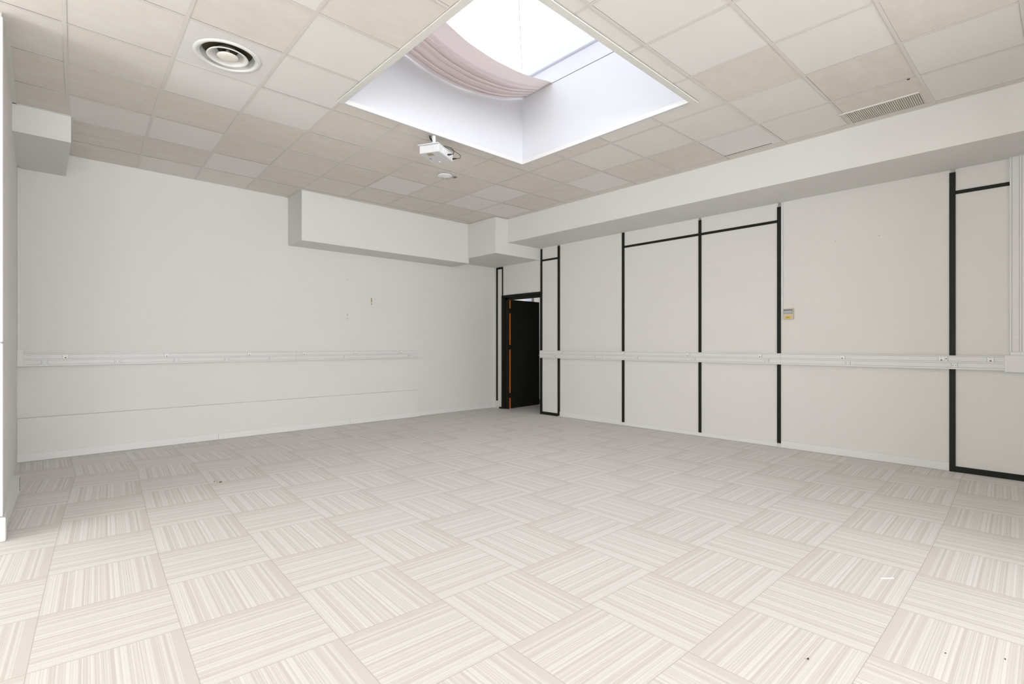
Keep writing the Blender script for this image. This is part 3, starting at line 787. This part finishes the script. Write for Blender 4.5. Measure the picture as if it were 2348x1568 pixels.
obj('cable_plug', tube(BM(), [(.041, -.146, .032), (.034, -.128, .030), (.030, -.108, .030)], [.0065, .0075], 10), M['cable'], pj_)
obj('cable_plug', tube(BM(), [(.150, -.150, .028), (.146, -.130, .028), (.143, -.107, .028)], [.006, .008], 10), M['cable'], pj_)

# ------------------------------------------------------------------ bits on the floor and walls
def blob(name, loc, s, m, label, cat, group=None, seed=1):
    b = BM(); bmesh.ops.create_icosphere(b, subdivisions=2, radius=1)
    rr = random.Random(seed)
    for v in b.verts: v.co *= rr.uniform(.75, 1.15)
    bmesh.ops.scale(b, verts=b.verts[:], vec=s); bmesh.ops.translate(b, verts=b.verts[:], vec=(0, 0, s[2]*.9))
    o = obj(name, b, m); o.location = loc; return tag(o, label, cat, group)
blob('crumb', (2.180, .632, 0), (.0055, .004, .003), M['crumb'], 'dark brown crumb on the carpet near the lower right of the view', 'crumb', 'crumbs on the carpet', 2)
blob('crumb', (1.165, 5.025, 0), (.011, .006, .004), M['crumb'], 'brown crumb on the carpet toward the left wall, larger of a pair', 'crumb', 'crumbs on the carpet', 3)
blob('crumb', (1.130, 5.085, 0), (.006, .005, .003), M['crumb'], 'small brown crumb beside the larger one toward the left wall', 'crumb', 'crumbs on the carpet', 4)
for k, (x, y, w) in enumerate(((2.62, .27, 'left one of three at the lower right'), (2.74, .105, 'middle one of three at the lower right'), (2.75, .03, 'right one of three at the lower right'))):
    blob('crumb', (x, y, 0), (.0035, .003, .002), M['crumb'], 'tiny dark crumb on the carpet, ' + w, 'crumb', 'crumbs on the carpet', 10+k)
b = tube(BM(), [(3.208, .588, .0032), (3.235, .562, .0036), (3.260, .543, .0030)], .0029, 8)
tag(obj('paper_stick', b, M['paper']), 'small white paper stick lying on the carpet at the right', 'stick')
# small box duct at the foot of the return wall
r = empty('floor_duct', (XN, 5.80, 0), math.radians(-2.1), label='low white skirting duct standing off the wall return at the far left', cat='duct')
b = BM(); bx(b, 0, .052, -1.23, 0, .006, .140); obj('duct_body', b, M['skirt'], r, .003)
obj('duct_lid', box(0, .056, -1.23, .005, .140, .146), M['skirt'], r, .001)
obj('duct_end', box(.045, .0535, 0, .003, .02, .138), M['hole'], r)

def chip(name, fn, label):
    return tag(obj(name, fn, M['brown']), label, 'chip', 'bare plaster chips in the left wall')
def flat(pts, y=YL):   # thin irregular patch standing 1 mm proud of the left wall
    b = BM(); f1 = [b.verts.new((x, y-.0012, z)) for x, z in pts]; f2 = [b.verts.new((x, y+.001, z)) for x, z in pts]
    b.faces.new(f1); b.faces.new(f2[::-1])
    for k in range(len(pts)): b.faces.new([f1[k], f2[k], f2[(k+1)%len(pts)], f1[(k+1)%len(pts)]])
    return b
chip('plaster_chip', flat([(3.824, 1.895), (3.840, 1.893), (3.843, 1.93), (3.838, 1.965), (3.831, 1.972), (3.825, 1.96)]), 'long brown plaster chip high on the left wall, tallest of the marks')
chip('plaster_chip', flat([(3.824, 1.852), (3.836, 1.850), (3.843, 1.872), (3.840, 1.895), (3.836, 1.880), (3.826, 1.868)]), 'short curved brown plaster chip just under the tallest mark')
chip('plaster_chip', flat([(3.424, 2.212), (3.434, 2.215), (3.438, 2.228), (3.428, 2.228)]), 'tiny brown plaster chip at the top left of the marks')
chip('plaster_chip', flat([(3.426, 1.672), (3.434, 1.655), (3.437, 1.690), (3.426, 1.698)]), 'small brown plaster chip upper one at the lower left of the marks')
chip('plaster_chip', flat([(3.420, 1.615), (3.434, 1.613), (3.438, 1.630), (3.424, 1.630)]), 'small brown plaster chip lowest of the marks')
for k, (y, z, w) in enumerate(((5.27, 2.37, 'left one on the blank panel'), (4.92, 2.36, 'right one on the blank panel'), (3.50, 2.32, 'on the left paired panel'), (3.04, 2.32, 'on the right paired panel'), (1.59, 2.37, 'left one on the widest panel'), (1.19, 2.37, 'right one on the widest panel'))):
    b = lathe(BM(), [(0, -.0015), (.003, -.0012), (.0045, 0)], 12); bmesh.ops.rotate(b, verts=b.verts[:], cent=(0,0,0), matrix=Matrix.Rotation(math.pi/2, 3, 'Y'))
    for v in b.verts: v.co.x = -abs(v.co.x)
    o = obj('screw_head', b, M['grey_line']); o.location = (XR, y, z)
    tag(o, 'tiny grey screw head high on the right wall, ' + w, 'screw', 'screw heads on the right wall')
